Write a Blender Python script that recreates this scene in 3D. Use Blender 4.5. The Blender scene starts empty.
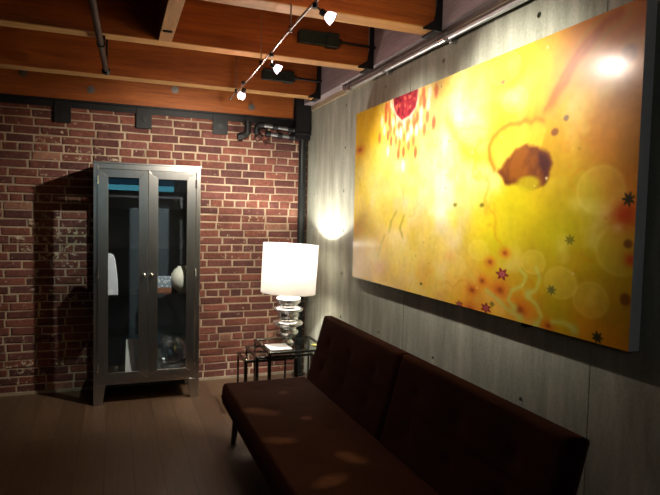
import bpy, bmesh, math, random
import numpy as np
from mathutils import Vector, Matrix
random.seed(4); rng = np.random.default_rng(4)
sc = bpy.context.scene
COL = sc.collection

# ------------------------------------------------------------------ helpers
def lin(c):
    return tuple(((v/255)/12.92 if v/255 <= .04045 else ((v/255+.055)/1.055)**2.4) for v in c)

class N:
    """small node-tree builder"""
    def __init__(s, name):
        s.m = bpy.data.materials.new(name); s.m.use_nodes = True
        s.t = s.m.node_tree; s.n = s.t.nodes; s.n.clear()
        s.out = s.n.new('ShaderNodeOutputMaterial')
    def add(s, typ, ins=None, **kw):
        n = s.n.new('ShaderNode'+typ)
        for k, v in kw.items(): setattr(n, k, v)
        for k, v in (ins or {}).items():
            i = n.inputs[k]
            if isinstance(v, tuple) and len(v) == 2 and hasattr(v[0], 'outputs'): s.t.links.new(v[0].outputs[v[1]], i)
            elif hasattr(v, 'outputs'): s.t.links.new(v.outputs[0], i)
            elif isinstance(v, tuple) and len(v) == 3 and i.type == 'RGBA': i.default_value = (*v, 1)
            else: i.default_value = v
        return n
    def ramp(s, fac, stops):
        n = s.add('ValToRGB', {'Fac': fac}); r = n.color_ramp
        while len(r.elements) < len(stops): r.elements.new(.5)
        for e, (p, c) in zip(r.elements, stops):
            e.position = p; e.color = (*c, 1) if len(c) == 3 else c
        return n
    def mix(s, fac, a, b, mode='MIX'):
        n = s.add('Mix', data_type='RGBA', blend_type=mode)
        for idx, v in ((0, fac), (6, a), (7, b)):
            i = n.inputs[idx]
            if hasattr(v, 'outputs'):
                o = next(o for o in v.outputs if o.enabled)
                s.t.links.new(o, i)
            elif isinstance(v, tuple) and hasattr(v[0], 'outputs'): s.t.links.new(v[0].outputs[v[1]], i)
            elif isinstance(v, tuple): i.default_value = (*v, 1)
            else: i.default_value = v
        n2 = s.add('MixRGB', {'Fac': 0.0}); s.t.links.new(n.outputs[2], n2.inputs[1])
        return n2
    def end(s, shader):
        s.t.links.new(shader.outputs[0], s.out.inputs[0]); return s.m

def principled(name, col, rough=.5, metal=0., var=.15, scale=8., bump=0., bscale=60., spec=.5, stretch=None):
    b = N(name)
    tc = b.add('TexCoord')
    vec = (tc, 'Object')
    if stretch:
        vec = b.add('Mapping', {'Vector': vec, 'Scale': stretch})
    nz = b.add('TexNoise', {'Vector': vec, 'Scale': scale, 'Detail': 6., 'Roughness': .6})
    c = b.ramp((nz, 'Fac'), [(.25, tuple(v*(1-var) for v in col)), (.75, tuple(min(1, v*(1+var)) for v in col))])
    ins = {'Base Color': c, 'Roughness': rough, 'Metallic': metal, 'Specular IOR Level': spec}
    if bump:
        nb = b.add('TexNoise', {'Vector': vec, 'Scale': bscale, 'Detail': 8.})
        ins['Normal'] = b.add('Bump', {'Height': (nb, 'Fac'), 'Strength': bump, 'Distance': .01})
    return b.end(b.add('BsdfPrincipled', ins))

def emit(name, col, s):
    b = N(name); return b.end(b.add('Emission', {'Color': col, 'Strength': s}))

def link(name, me, mat=None, parent=None, smooth=False):
    o = bpy.data.objects.new(name, me); COL.objects.link(o)
    if mat: me.materials.append(mat)
    if parent: o.parent = parent
    if smooth:
        for p in me.polygons: p.use_smooth = True
    return o

def finish(name, bm, mat=None, parent=None, smooth=False, bevel=0, seg=2, M=None):
    if M is not None: bmesh.ops.transform(bm, matrix=M, verts=bm.verts)
    bmesh.ops.recalc_face_normals(bm, faces=bm.faces)
    me = bpy.data.meshes.new(name); bm.to_mesh(me); bm.free()
    o = link(name, me, mat, parent, smooth)
    if bevel:
        md = o.modifiers.new('bevel', 'BEVEL'); md.width = bevel; md.segments = seg; md.limit_method = 'ANGLE'; md.angle_limit = .6
        for p in me.polygons: p.use_smooth = True
        md.harden_normals = True
    return o

def bx(bm, x0, x1, y0, y1, z0, z1):
    vs = [bm.verts.new(v) for v in ((x0,y0,z0),(x1,y0,z0),(x1,y1,z0),(x0,y1,z0),(x0,y0,z1),(x1,y0,z1),(x1,y1,z1),(x0,y1,z1))]
    for f in ((0,3,2,1),(4,5,6,7),(0,1,5,4),(1,2,6,5),(2,3,7,6),(3,0,4,7)): bm.faces.new([vs[i] for i in f])
    return vs

def box(name, x0, x1, y0, y1, z0, z1, mat, parent=None, bevel=0):
    bm = bmesh.new(); bx(bm, x0, x1, y0, y1, z0, z1)
    return finish(name, bm, mat, parent, bevel=bevel)

def tube(bm, pts, r, n=14, caps=True):
    pts = [Vector(p) for p in pts]; rings = []
    rs = r if isinstance(r, (list, tuple)) else [r]*len(pts)
    ref = None
    for i, p in enumerate(pts):
        a = pts[max(i-1, 0)]; c = pts[min(i+1, len(pts)-1)]
        d = (c-a).normalized()
        if ref is None:
            ref = d.orthogonal().normalized()
        ref = (ref - d*ref.dot(d)).normalized(); s = d.cross(ref)
        rings.append([bm.verts.new(p + (ref*math.cos(2*math.pi*k/n) + s*math.sin(2*math.pi*k/n))*rs[i]) for k in range(n)])
    for a, b in zip(rings, rings[1:]):
        for k in range(n): bm.faces.new((a[k], a[(k+1)%n], b[(k+1)%n], b[k]))
    if caps:
        bm.faces.new(rings[0][::-1]); bm.faces.new(rings[-1])

def pipe(name, pts, r, mat, parent=None, n=14):
    bm = bmesh.new(); tube(bm, pts, r, n)
    o = finish(name, bm, mat, parent, smooth=True)
    md = o.modifiers.new('edge', 'EDGE_SPLIT'); md.split_angle = .9
    return o

def arc(c, r, a0, a1, u, v, n=8):
    c, u, v = Vector(c), Vector(u), Vector(v)
    return [c + u*r*math.cos(a0+(a1-a0)*i/n) + v*r*math.sin(a0+(a1-a0)*i/n) for i in range(n+1)]

def lathe(bm, prof, c=(0,0,0), n=40, caps=True):
    c = Vector(c); rings = []
    for r, z in prof:
        rings.append([bm.verts.new(c + Vector((r*math.cos(2*math.pi*k/n), r*math.sin(2*math.pi*k/n), z))) for k in range(n)])
    for a, b in zip(rings, rings[1:]):
        for k in range(n): bm.faces.new((a[k], a[(k+1)%n], b[(k+1)%n], b[k]))
    if caps:
        bm.faces.new(rings[0][::-1]); bm.faces.new(rings[-1])

def thing(name, label, cat, loc=(0,0,0), group=None):
    o = bpy.data.objects.new(name, None); COL.objects.link(o); o.location = loc
    o.empty_display_size = .05
    o['label'] = label; o['category'] = cat
    if group: o['group'] = group
    return o
def tag(o, label, cat, group=None):
    o['label'] = label; o['category'] = cat
    if group: o['group'] = group
    return o
def struct(o):
    o['kind'] = 'structure'; return o
def base(t, *objs):
    """children were modelled in world space: express them relative to the thing's base"""
    for o in (objs or t.children):
        o.matrix_parent_inverse = Matrix.Translation(-Vector(t.location))
    return t

# ------------------------------------------------------------------ materials
def wood_mat(name, c1, c2, scale=1., rough=.55, along='X'):
    b = N(name); tc = b.add('TexCoord')
    st = {'X': (.35, 5, 5), 'Y': (5, .35, 5), 'Z': (5, 5, .35)}[along]
    mp = b.add('Mapping', {'Vector': (tc, 'Object'), 'Scale': tuple(v*scale for v in st)})
    n1 = b.add('TexNoise', {'Vector': mp, 'Scale': 3., 'Detail': 8., 'Roughness': .65, 'Distortion': .6})
    n2 = b.add('TexNoise', {'Vector': mp, 'Scale': 14., 'Detail': 6., 'Roughness': .7})
    c = b.ramp((n1, 'Fac'), [(.3, c1), (.7, c2)])
    c = b.mix(b.ramp((n2, 'Fac'), [(.42, (0,0,0)), (.75, (.55,.55,.55))]), c, tuple(v*.45 for v in c1))
    bp = b.add('Bump', {'Height': (n2, 'Fac'), 'Strength': .25, 'Distance': .004})
    return b.end(b.add('BsdfPrincipled', {'Base Color': c, 'Roughness': rough, 'Normal': bp, 'Specular IOR Level': .35}))

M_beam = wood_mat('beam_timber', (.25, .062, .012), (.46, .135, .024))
M_edge = wood_mat('pale_timber', (.40, .20, .07), (.62, .36, .14))  # paler timber colour for the beam undersides and bevels
M_block = wood_mat('pine_board', (.36, .19, .075), (.50, .28, .12), along='Y')
M_plate = wood_mat('sill_timber', (.40, .31, .19), (.54, .43, .28), along='Y')
M_rim = wood_mat('rim_timber', (.30, .245, .26), (.44, .37, .39), along='Y')
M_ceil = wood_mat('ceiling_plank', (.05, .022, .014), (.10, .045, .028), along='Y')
M_black = principled('black_steel', (.011, .011, .012), .5, 0., var=.3, spec=.25)
M_bolt = principled('zinc_bolt', (.22, .21, .20), .45, .7, var=.2)
M_pole = principled('black_painted_pipe', (.013, .015, .015), .33, 0., var=.3, spec=.35)
M_rust = principled('rusty_iron', (.07, .028, .022), .5, .5, var=.4, scale=30)
M_galv = principled('galvanised_conduit', (.50, .52, .53), .4, 1., var=.12, scale=20)
M_nick = principled('satin_nickel', (.55, .53, .52), .25, 1., var=.08)
M_iron = principled('dull_iron_pipe', (.16, .165, .17), .42, .7, var=.3)
M_green = principled('dark_green_hardware', (.016, .028, .026), .5, .3, var=.3)
M_steel = principled('brushed_steel', (.53, .52, .49), .28, 1., var=.07, scale=3, bump=.03, bscale=40, stretch=(12, 12, .6))
M_steelin = principled('dark_steel_lining', (.055, .062, .075), .5, .3, var=.1)
M_shelf = None
M_hinge = principled('polished_steel', (.7, .7, .7), .15, 1., var=.05)
M_chrome = principled('chrome', (.80, .80, .79), .07, 1., var=.03)
M_lampchrome = principled('mercury_glass', (.90, .90, .89), .19, .85, var=.05, scale=20)
M_leg = principled('dark_chrome', (.13, .127, .12), .22, 1., var=.1)
M_blackwood = principled('black_wood', (.012, .009, .008), .4, var=.3)
M_frame = principled('sofa_underframe', (.010, .008, .007), .6, var=.2)
M_paper = principled('white_card', (.88, .88, .84), .6, var=.04)
M_cream = principled('cream_ceramic', (.86, .81, .66), .25, var=.03)
M_yellow = principled('yellow_glaze', (.34, .30, .05), .4, var=.05)
M_bulbglass = emit('lit_halogen', (1., .90, .95), 28.)
def reflector_mat():
    b = N('dichroic_reflector')
    return b.end(b.add('MixShader', {0: .6, 1: b.add('Emission', {'Color': (.95, .78, .92), 'Strength': 6.}), 2: b.add('BsdfTransparent', {'Color': (1., .86, .84)})}))
M_reflector = reflector_mat()
M_lampbulb = emit('lamp_bulb', (1., .86, .66), 40.)

# brick
def brick_mat():
    b = N('old_brick'); tc = b.add('TexCoord'); at = b.add('Attribute', attribute_name='tone')
    n1 = b.add('TexNoise', {'Vector': (tc, 'Object'), 'Scale': 38., 'Detail': 8., 'Roughness': .7})
    n3 = b.add('TexNoise', {'Vector': (tc, 'Object'), 'Scale': 6., 'Detail': 5.})
    c = b.mix(.85, (at, 'Color'), b.ramp((n1, 'Fac'), [(.25, (.45,.42,.42)), (.75, (1.35,1.3,1.3))]), 'MULTIPLY')
    c = b.mix(.6, c, b.ramp((n3, 'Fac'), [(.3, (.55,.55,.55)), (.7, (1.2,1.2,1.2))]), 'MULTIPLY')
    # flakes of old whitewash, denser where the 'paint' attribute says the wall was patched
    pa = b.add('Attribute', attribute_name='paint')
    n2 = b.add('TexNoise', {'Vector': (tc, 'Object'), 'Scale': 24., 'Detail': 9., 'Roughness': .72})
    s = b.add('Math', {0: (n2, 'Fac'), 1: (pa, 'Fac')}, operation='ADD')
    w = b.ramp(s, [(.66, (0,0,0)), (.72, (.9,.9,.9))])
    c = b.mix(w, c, (.50, .43, .30))
    bp = b.add('Bump', {'Height': (n1, 'Fac'), 'Strength': .6, 'Distance': .006})
    return b.end(b.add('BsdfPrincipled', {'Base Color': c, 'Roughness': .85, 'Normal': bp, 'Specular IOR Level': .25}))
M_brick = brick_mat()
def mortar_mat():
    b = N('lime_mortar'); tc = b.add('TexCoord')
    n1 = b.add('TexNoise', {'Vector': (tc, 'Object'), 'Scale': 5., 'Detail': 6.})
    n2 = b.add('TexNoise', {'Vector': (tc, 'Object'), 'Scale': 60., 'Detail': 6.})
    c = b.ramp((n1, 'Fac'), [(.3, (.27,.20,.135)), (.7, (.49,.385,.275))])
    bp = b.add('Bump', {'Height': (n2, 'Fac'), 'Strength': .8, 'Distance': .006})
    return b.end(b.add('BsdfPrincipled', {'Base Color': c, 'Roughness': .95, 'Normal': bp, 'Specular IOR Level': .1}))
M_mortar = mortar_mat()

def concrete_mat():
    b = N('board_formed_concrete'); tc = b.add('TexCoord')
    mp = b.add('Mapping', {'Vector': (tc, 'Object'), 'Scale': (1, 4.5, .8)})
    n1 = b.add('TexNoise', {'Vector': mp, 'Scale': 2.2, 'Detail': 8., 'Roughness': .65})
    n2 = b.add('TexNoise', {'Vector': (tc, 'Object'), 'Scale': 2.2, 'Detail': 7., 'Roughness': .6})
    n3 = b.add('TexNoise', {'Vector': (tc, 'Object'), 'Scale': 70., 'Detail': 5.})
    mp2 = b.add('Mapping', {'Vector': (tc, 'Object'), 'Scale': (1, 26, 1.2)})
    n4 = b.add('TexNoise', {'Vector': mp2, 'Scale': 2., 'Detail': 6., 'Roughness': .7})
    c = b.ramp((n1, 'Fac'), [(.33, (.29,.30,.24)), (.50, (.42,.438,.358)), (.66, (.58,.60,.51))])
    c = b.mix(b.ramp((n2, 'Fac'), [(.35, (0,0,0)), (.65, (.5,.5,.5))]), c, (.34,.355,.285))
    c = b.mix(b.ramp((n4, 'Fac'), [(.60, (0,0,0)), (.74, (.5,.5,.5))]), c, (.13,.138,.112))
    c = b.mix(.5, c, b.ramp((n3, 'Fac'), [(.3, (.75,.75,.75)), (.7, (1.15,1.15,1.15))]), 'MULTIPLY')
    bp = b.add('Bump', {'Height': (n1, 'Fac'), 'Strength': .35, 'Distance': .008})
    return b.end(b.add('BsdfPrincipled', {'Base Color': c, 'Roughness': .75, 'Normal': bp, 'Specular IOR Level': .3}))
M_conc = concrete_mat()

def floor_mat():
    b = N('floor_boards'); tc = b.add('TexCoord')
    mp = b.add('Mapping', {'Vector': (tc, 'Object'), 'Rotation': (0, 0, math.pi/2)})
    br = b.add('TexBrick', {'Vector': mp, 'Color1': (.080,.047,.027), 'Color2': (.112,.068,.040), 'Mortar': (.03,.018,.01), 'Scale': 1., 'Mortar Size': .002, 'Brick Width': 1.7, 'Row Height': .16, 'Bias': 0.})
    br.offset = .37
    mp2 = b.add('Mapping', {'Vector': (tc, 'Object'), 'Scale': (22, 1.2, 1)})
    n1 = b.add('TexNoise', {'Vector': mp2, 'Scale': 2.5, 'Detail': 8., 'Roughness': .65})
    c = b.mix(.7, (br, 'Color'), b.ramp((n1, 'Fac'), [(.3, (.62,.62,.62)), (.7, (1.25,1.25,1.25))]), 'MULTIPLY')
    bp = b.add('Bump', {'Height': (n1, 'Fac'), 'Strength': .12, 'Distance': .003})
    return b.end(b.add('BsdfPrincipled', {'Base Color': c, 'Roughness': .42, 'Normal': bp, 'Specular IOR Level': .35}))
M_floor = floor_mat()
M_plain = principled('dark_plaster', (.10, .085, .07), .9, var=.1, scale=3)
M_basetrim = principled('worn_trim', (.30, .24, .17), .7, var=.25, scale=12)

def glass_mat(name, tint=(.96,.98,1.), k=1.0, body=.0):
    """thin sheet glass: straight-through transmission plus a mirror coat by Fresnel"""
    b = N(name)
    nz = b.add('TexNoise', {'Scale': 2.}); tcol = b.ramp((nz, 'Fac'), [(.3, tint), (.7, tuple(v*.98 for v in tint))])
    f = b.add('Fresnel', {'IOR': 1.5})
    g = b.add('NewGeometry')
    front = b.add('Math', {0: 1.0, 1: (g, 'Backfacing')}, operation='SUBTRACT')
    k1 = b.add('Math', {0: front, 1: 1.9*k}, operation='MULTIPLY')
    f2 = b.add('Math', {0: f, 1: k1}, operation='MULTIPLY'); f2.use_clamp = True
    sh = b.add('MixShader', {0: f2, 1: b.add('BsdfTransparent', {'Color': tcol}), 2: b.add('BsdfGlossy', {'Color': (1.,1.,1.), 'Roughness': 0.0})})
    return b.end(sh)
M_glass = glass_mat('door_glass', (.93,.96,.98), 1.0)
M_tableglass = glass_mat('table_glass', (.90,.95,.93), .55)
M_bowl = glass_mat('clear_glass', (.96,.97,.98), 1.7)

def velvet_mat():
    b = N('brown_velour'); tc = b.add('TexCoord')
    n1 = b.add('TexNoise', {'Vector': (tc, 'Object'), 'Scale': 4., 'Detail': 4.})
    n2 = b.add('TexNoise', {'Vector': (tc, 'Object'), 'Scale': 220., 'Detail': 3.})
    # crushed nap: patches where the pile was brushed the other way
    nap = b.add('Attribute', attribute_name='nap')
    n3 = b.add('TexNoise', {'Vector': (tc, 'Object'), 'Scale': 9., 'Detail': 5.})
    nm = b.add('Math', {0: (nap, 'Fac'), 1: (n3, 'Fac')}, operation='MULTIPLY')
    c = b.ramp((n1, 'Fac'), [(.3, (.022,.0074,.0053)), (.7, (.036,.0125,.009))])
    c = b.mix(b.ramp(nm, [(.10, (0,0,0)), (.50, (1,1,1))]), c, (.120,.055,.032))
    bp = b.add('Bump', {'Height': (n2, 'Fac'), 'Strength': .2, 'Distance': .003})
    return b.end(b.add('BsdfPrincipled', {'Base Color': c, 'Roughness': .85, 'Normal': bp, 'Specular IOR Level': .04,
        'Sheen Weight': .16, 'Sheen Roughness': .45, 'Sheen Tint': (.55,.24,.18)}))
M_velvet = velvet_mat()
M_piping = principled('dark_seam', (.010,.005,.004), .9, var=.1)

def shade_mat():
    b = N('white_linen_shade'); tc = b.add('TexCoord')
    mp = b.add('Mapping', {'Vector': (tc, 'Object'), 'Scale': (60, 60, 260)})
    nz = b.add('TexNoise', {'Vector': mp, 'Scale': 1.})
    c = b.ramp((nz, 'Fac'), [(.3, (.66,.64,.61)), (.7, (.74,.72,.69))])
    sh = b.add('MixShader', {0: .33, 1: b.add('BsdfDiffuse', {'Color': c}), 2: b.add('BsdfTranslucent', {'Color': c})})
    return b.end(sh)
M_shade = shade_mat()

# ------------------------------------------------------------------ camera
yaw, pitch, roll, f_px = 0.36486527, -0.0543526, 0.02343539, 560.5286
cy_, sy_, cp_, sp_ = math.cos(yaw), math.sin(yaw), math.cos(pitch), math.sin(pitch)
F = Vector((sy_*cp_, cy_*cp_, sp_)); R = Vector((cy_, -sy_, 0)); U = R.cross(F)
R2 = R*math.cos(roll) + U*math.sin(roll); U2 = -R*math.sin(roll) + U*math.cos(roll)
cam = bpy.data.cameras.new('camera'); co = bpy.data.objects.new('camera', cam); COL.objects.link(co)
cam.sensor_width = 36; cam.lens = f_px*36/660; cam.clip_start = .05
mw = Matrix((R2, U2, -F)).transposed().to_4x4(); mw.translation = (-1.698924, -5.081374, 1.5)
co.matrix_world = mw; sc.camera = co

# ------------------------------------------------------------------ room shell
XL, YF, ZC = -4.6, -7.5, 2.92
struct(box('floor', XL-.1, .2, YF-.1, .2, -.1, 0, M_floor))
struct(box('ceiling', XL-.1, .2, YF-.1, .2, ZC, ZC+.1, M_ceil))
struct(box('wall_left', XL-.1, XL, YF, 0, 0, ZC, M_plain))

# brick wall: mortar bed + one mesh of individually shaped bricks
wb = struct(box('wall_back', XL-.1, .2, 0.0, .2, 0, ZC, M_mortar))
def bricks():
    verts, faces, tone, paint = [], [], [], []
    pitch_z = .0675; z0 = .012; row = 0
    reds = [(.165,.060,.042), (.19,.067,.046), (.15,.056,.042), (.215,.078,.054), (.13,.049,.041), (.175,.062,.044), (.16,.062,.050), (.11,.044,.038)]
    while True:
        z = z0 + row*pitch_z
        if z + .05 > 2.40: break
        header = (row - 29) % 6 == 0
        px = .107 if header else .215
        x = 0.0 - (random.random()*.5 if row % 2 else random.random()*.2)*px - (.0 if row % 2 else .1)
        first = True; right = -.002
        while right > XL:
            w = px*random.uniform(.92, 1.08) if not first else px*random.uniform(.4, 1)
            first = False
            x1 = right - random.uniform(.0055, .0095); x0 = right - w + random.uniform(.0055, .0095)
            right -= w
            za = z + .0060 + random.uniform(-.002, .002); zb = z + pitch_z - .0060 + random.uniform(-.002, .002)
            d = random.uniform(.004, .010); c = .006
            i = len(verts)
            def j(): return random.uniform(-.0025, .0025)
            jit = [(j(), j()) for _ in range(4)]
            cs = [(x0,za),(x1,za),(x1,zb),(x0,zb)]
            for (a, b), (jx, jz) in zip(cs, jit): verts.append((a+jx, .004, b+jz))
            for (a, b), (jx, jz) in zip(cs, jit): verts.append((a+jx, -d+c*.6, b+jz))
            mx, mz = (x0+x1)/2, (za+zb)/2
            for (a, b), (jx, jz) in zip(cs, jit):
                verts.append((a+jx+(c if a < mx else -c), -d+random.uniform(-.0015,.0015), b+jz+(c if b < mz else -c)))
            for k in range(4):
                n = (k+1) % 4
                faces.append((i+k, i+n, i+4+n, i+4+k)); faces.append((i+4+k, i+4+n, i+8+n, i+8+k))
            faces.append((i+8, i+9, i+10, i+11))
            t = random.choice(reds); q = random.uniform(.82, 1.12)
            if random.random() < .02: t = (.30,.15,.10)
            tone += [tuple(v*q for v in t)]*12
            # patchy whitewash remains
            g = math.exp(-((mx+2.15)/.35)**2 - ((mz-1.15)/.42)**2)*.11 + math.exp(-((mx+2.0)/.5)**2 - ((mz-2.0)/.22)**2)*.07 \
                + math.exp(-((mx+2.35)/.3)**2 - ((mz-.2)/.25)**2)*.08 + math.exp(-((mx+.6)/.35)**2 - ((mz-1.2)/.4)**2)*.05 + random.uniform(-.02, .06)
            paint += [g]*12
        row += 1
    me = bpy.data.meshes.new('bricks'); me.from_pydata(verts, [], faces)
    a = me.color_attributes.new('tone', 'FLOAT_COLOR', 'POINT'); a.data.foreach_set('color', np.array([(*t, 1) for t in tone], dtype=np.float32).ravel())
    b = me.attributes.new('paint', 'FLOAT', 'POINT'); b.data.foreach_set('value', np.array(paint, dtype=np.float32))
    bm = bmesh.new(); bm.from_mesh(me); bmesh.ops.recalc_face_normals(bm, faces=bm.faces); bm.to_mesh(me); bm.free()
    return link('brick_face', me, M_brick, wb)
struct(bricks())
struct(box('baseboard_back', XL, 0, -.022, 0.0, 0, .022, M_basetrim))

# concrete wall with form-tie holes and two panel joints cut into it
def concrete():
    ZT = 2.478
    bm = bmesh.new(); bx(bm, 0, .2, YF, 0.0, 0, ZT)
    o = finish('wall_right', bm, M_conc)
    cut = bmesh.new()
    for y in (-.19, -.915, -1.615, -2.34, -3.085, -3.8, -4.5):
        for z in (.36, .70, 1.045, 1.393, 1.716, 2.06, 2.39):
            yy, zz = y + random.uniform(-.012, .012), z + random.uniform(-.008, .008)
            tube(cut, [(-.05, yy, zz), (.03, yy, zz)], [.016, .011], 12)
    for y in (-1.964, -3.458):
        vs = [(-.02, y-.004), (.006, y-.002), (.006, y+.002), (-.02, y+.004)]
        a = [cut.verts.new((x, q, -.05)) for x, q in vs]; b = [cut.verts.new((x, q, 2.6)) for x, q in vs]
        cut.faces.new(a[::-1]); cut.faces.new(b)
        for k in range(4): cut.faces.new((a[k], a[(k+1)%4], b[(k+1)%4], b[k]))
    c = finish('cutter', cut)
    md = o.modifiers.new('cut', 'BOOLEAN'); md.object = c; md.operation = 'DIFFERENCE'; md.solver = 'EXACT'
    dg = bpy.context.evaluated_depsgraph_get()
    me = bpy.data.meshes.new_from_object(o.evaluated_get(dg))
    o.modifiers.clear(); o.data = me
    bpy.data.objects.remove(c)
    return o
struct(concrete())
struct(box('trim_1', -.012, .2, YF, 0, 2.478, 2.522, M_plate, bevel=.003))
struct(box('trim_2', -.088, .2, YF, 0, 2.522, ZC, M_rim))

# wall behind the camera, with the high strip window that shows in the cabinet glass
def front_wall():
    bm = bmesh.new(); wx0, wx1, wz0, wz1 = -2.3, -.60, 1.915, 2.16
    bx(bm, XL, wx0, YF-.1, YF, 0, ZC); bx(bm, wx1, 0, YF-.1, YF, 0, ZC)
    bx(bm, wx0, wx1, YF-.1, YF, 0, wz0); bx(bm, wx0, wx1, YF-.1, YF, wz1, ZC)
    struct(finish('wall_front', bm, M_plain))
    w = bmesh.new()
    for z in (wz0, 2.035, wz1-.012): bx(w, wx0, wx1, YF-.06, YF-.02, z, z+.012)
    for x in (wx0, wx1-.02): bx(w, x, x+.02, YF-.06, YF-.02, wz0, wz1)
    fr = struct(finish('window_1', w, M_black))
    o = box('lower_pane', wx0+.02, wx1-.02, YF-.05, YF-.045, wz0+.012, 2.035, emit('evening_window', (.14, .70, .92), 3.0), fr)
    o = box('upper_pane', wx0+.02, wx1-.02, YF-.05, YF-.045, 2.047, wz1-.012, emit('evening_window_dim', (.07, .28, .5), .7), fr)
front_wall()

# ------------------------------------------------------------------ ceiling timber
ZB, XE = 2.507, -.121
def beam(label, y, th, holdx=None):
    t = thing('ceiling_beam', label, 'beam', (XE, y+th/2, ZB), 'timber ceiling beams')
    tb = box('timber', XL, XE, y, y+th, ZB, ZC-.001, M_beam, t, bevel=.006)
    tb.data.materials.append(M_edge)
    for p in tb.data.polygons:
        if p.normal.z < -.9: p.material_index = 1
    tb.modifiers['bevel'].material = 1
    # steel joist hanger at the concrete end: strap, flared seat under the beam
    bm = bmesh.new()
    prof = [(-.0885, ZC-.02), (-.119, ZC-.02), (-.119, ZB+.12), (-.135, ZB+.04), (-.20, ZB-.002), (-.20, ZB-.012), (-.0885, ZB-.012)]
    a = [bm.verts.new((x, y-.012, z)) for x, z in prof]; b = [bm.verts.new((x, y-.004, z)) for x, z in prof]
    bm.faces.new(a); bm.faces.new(b[::-1])
    for k in range(len(prof)): bm.faces.new((a[k], b[k], b[(k+1)%len(prof)], a[(k+1)%len(prof)]))
    bx(bm, -.13, -.0885, y-.004, y+th+.01, ZB-.012, ZB-.002)
    h = finish('joist_hanger', bm, M_black, t)
    h['label'] = 'black steel hanger'
    if holdx:
        x0, x1, zc = holdx
        bm = bmesh.new()
        bx(bm, x0, x1, y-.05, y-.001, zc-.035, zc+.035)
        bx(bm, x0, x1, y-.058, y-.05, zc-.042, zc-.030); bx(bm, x0, x1, y-.058, y-.05, zc+.030, zc+.042)
        bx(bm, x1-.07, x1+.012, y-.062, y-.001, zc-.045, zc+.045)
        hd = finish('hold_down', bm, M_green, t, bevel=.004); hd['label'] = 'dark green steel bracket'
        r = pipe('tie_rod', [(x1, y-.03, zc), (-.089, y-.03, zc-.004)], .009, M_black, hd)
        n = pipe('nut', [(x1+.012, y-.03, zc), (x1+.035, y-.03, zc)], .019, M_black, hd, n=6)
        base(t); hd.parent = t
        for c in hd.children: c.matrix_parent_inverse = Matrix.Identity(4)
    base(t)
    return t
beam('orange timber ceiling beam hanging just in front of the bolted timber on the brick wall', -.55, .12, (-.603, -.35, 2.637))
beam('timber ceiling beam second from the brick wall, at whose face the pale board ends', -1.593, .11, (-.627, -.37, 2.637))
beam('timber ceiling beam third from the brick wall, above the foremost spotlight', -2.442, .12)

t = thing('blocking_board', 'pale board spanning between two ceiling beams, with a dark slot near its end', 'board', (-1.43, -1.64, ZB))
box('board', -1.472, -1.396, -2.322+.0, -1.594, ZB, ZC-.002, M_block, t, bevel=.003)
bm = bmesh.new(); tube(bm, [(-1.462, -1.80, ZB+.001), (-1.412, -1.80, ZB+.001)], .011, 10)
o = finish('slot', bm, M_black, t); o['label'] = 'dark slot'
base(t)

t = thing('ledger_timber', 'orange timber bolted along the top of the brick wall', 'timber', (-2.3, -.02, 2.396))
box('timber', XL, -.17, -.05, -.016, 2.398, ZC-.001, M_beam, t, bevel=.004)
for x, z in ((-3.03, 2.49), (-2.385, 2.572), (-1.895, 2.490), (-1.232, 2.556), (-.565, 2.470)):
    bm = bmesh.new(); tube(bm, [(x, -.049, z), (x, -.056, z)], .030, 20); tube(bm, [(x, -.055, z), (x, -.070, z)], .015, 6)
    finish('bolt', bm, M_bolt, t)
base(t)

t = thing('steel_angle', 'black steel angle under the bolted timber with square bolted plates on the bricks', 'bracket', (-2.3, -.02, 2.35))
bm = bmesh.new(); bx(bm, XL, -.16, -.055, -.016, 2.384, 2.397); bx(bm, XL, -.16, -.028, -.016, 2.335, 2.385)
finish('flange', bm, M_black, t)
for x0, x1 in ((-2.80, -2.675), (-2.169, -2.044), (-1.545, -1.42), (-.904, -.772)):
    p = box('plate', x0, x1, -.034, -.017, 2.212, 2.386, M_black, t, bevel=.003)
    bm = bmesh.new(); xm = (x0+x1)/2; tube(bm, [(xm, -.033, 2.285), (xm, -.046, 2.285)], .016, 6); tube(bm, [(xm, -.033, 2.285), (xm, -.037, 2.285)], .024, 16)
    finish('bolt', bm, M_pole, p)
base(t)

# ------------------------------------------------------------------ pipes
t = thing('black_pipe_column', 'black standpipe running from floor to ceiling in the corner', 'pipe', (-.08, -.075, 0))
pipe('pipe', [(-.082, -.075, .012), (-.082, -.075, 2.25)], .036, M_pole, t, 20)
pipe('floor_flange', [(-.082, -.075, .0), (-.082, -.075, .014)], .062, M_pole, t, 20)
bm = bmesh.new(); bx(bm, -.158, -.022, -.115, -.018, 2.205, ZC-.002); bx(bm, -.166, -.014, -.122, -.016, 2.25, 2.27)
finish('channel_box', bm, M_black, t, bevel=.004)
base(t)

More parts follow.
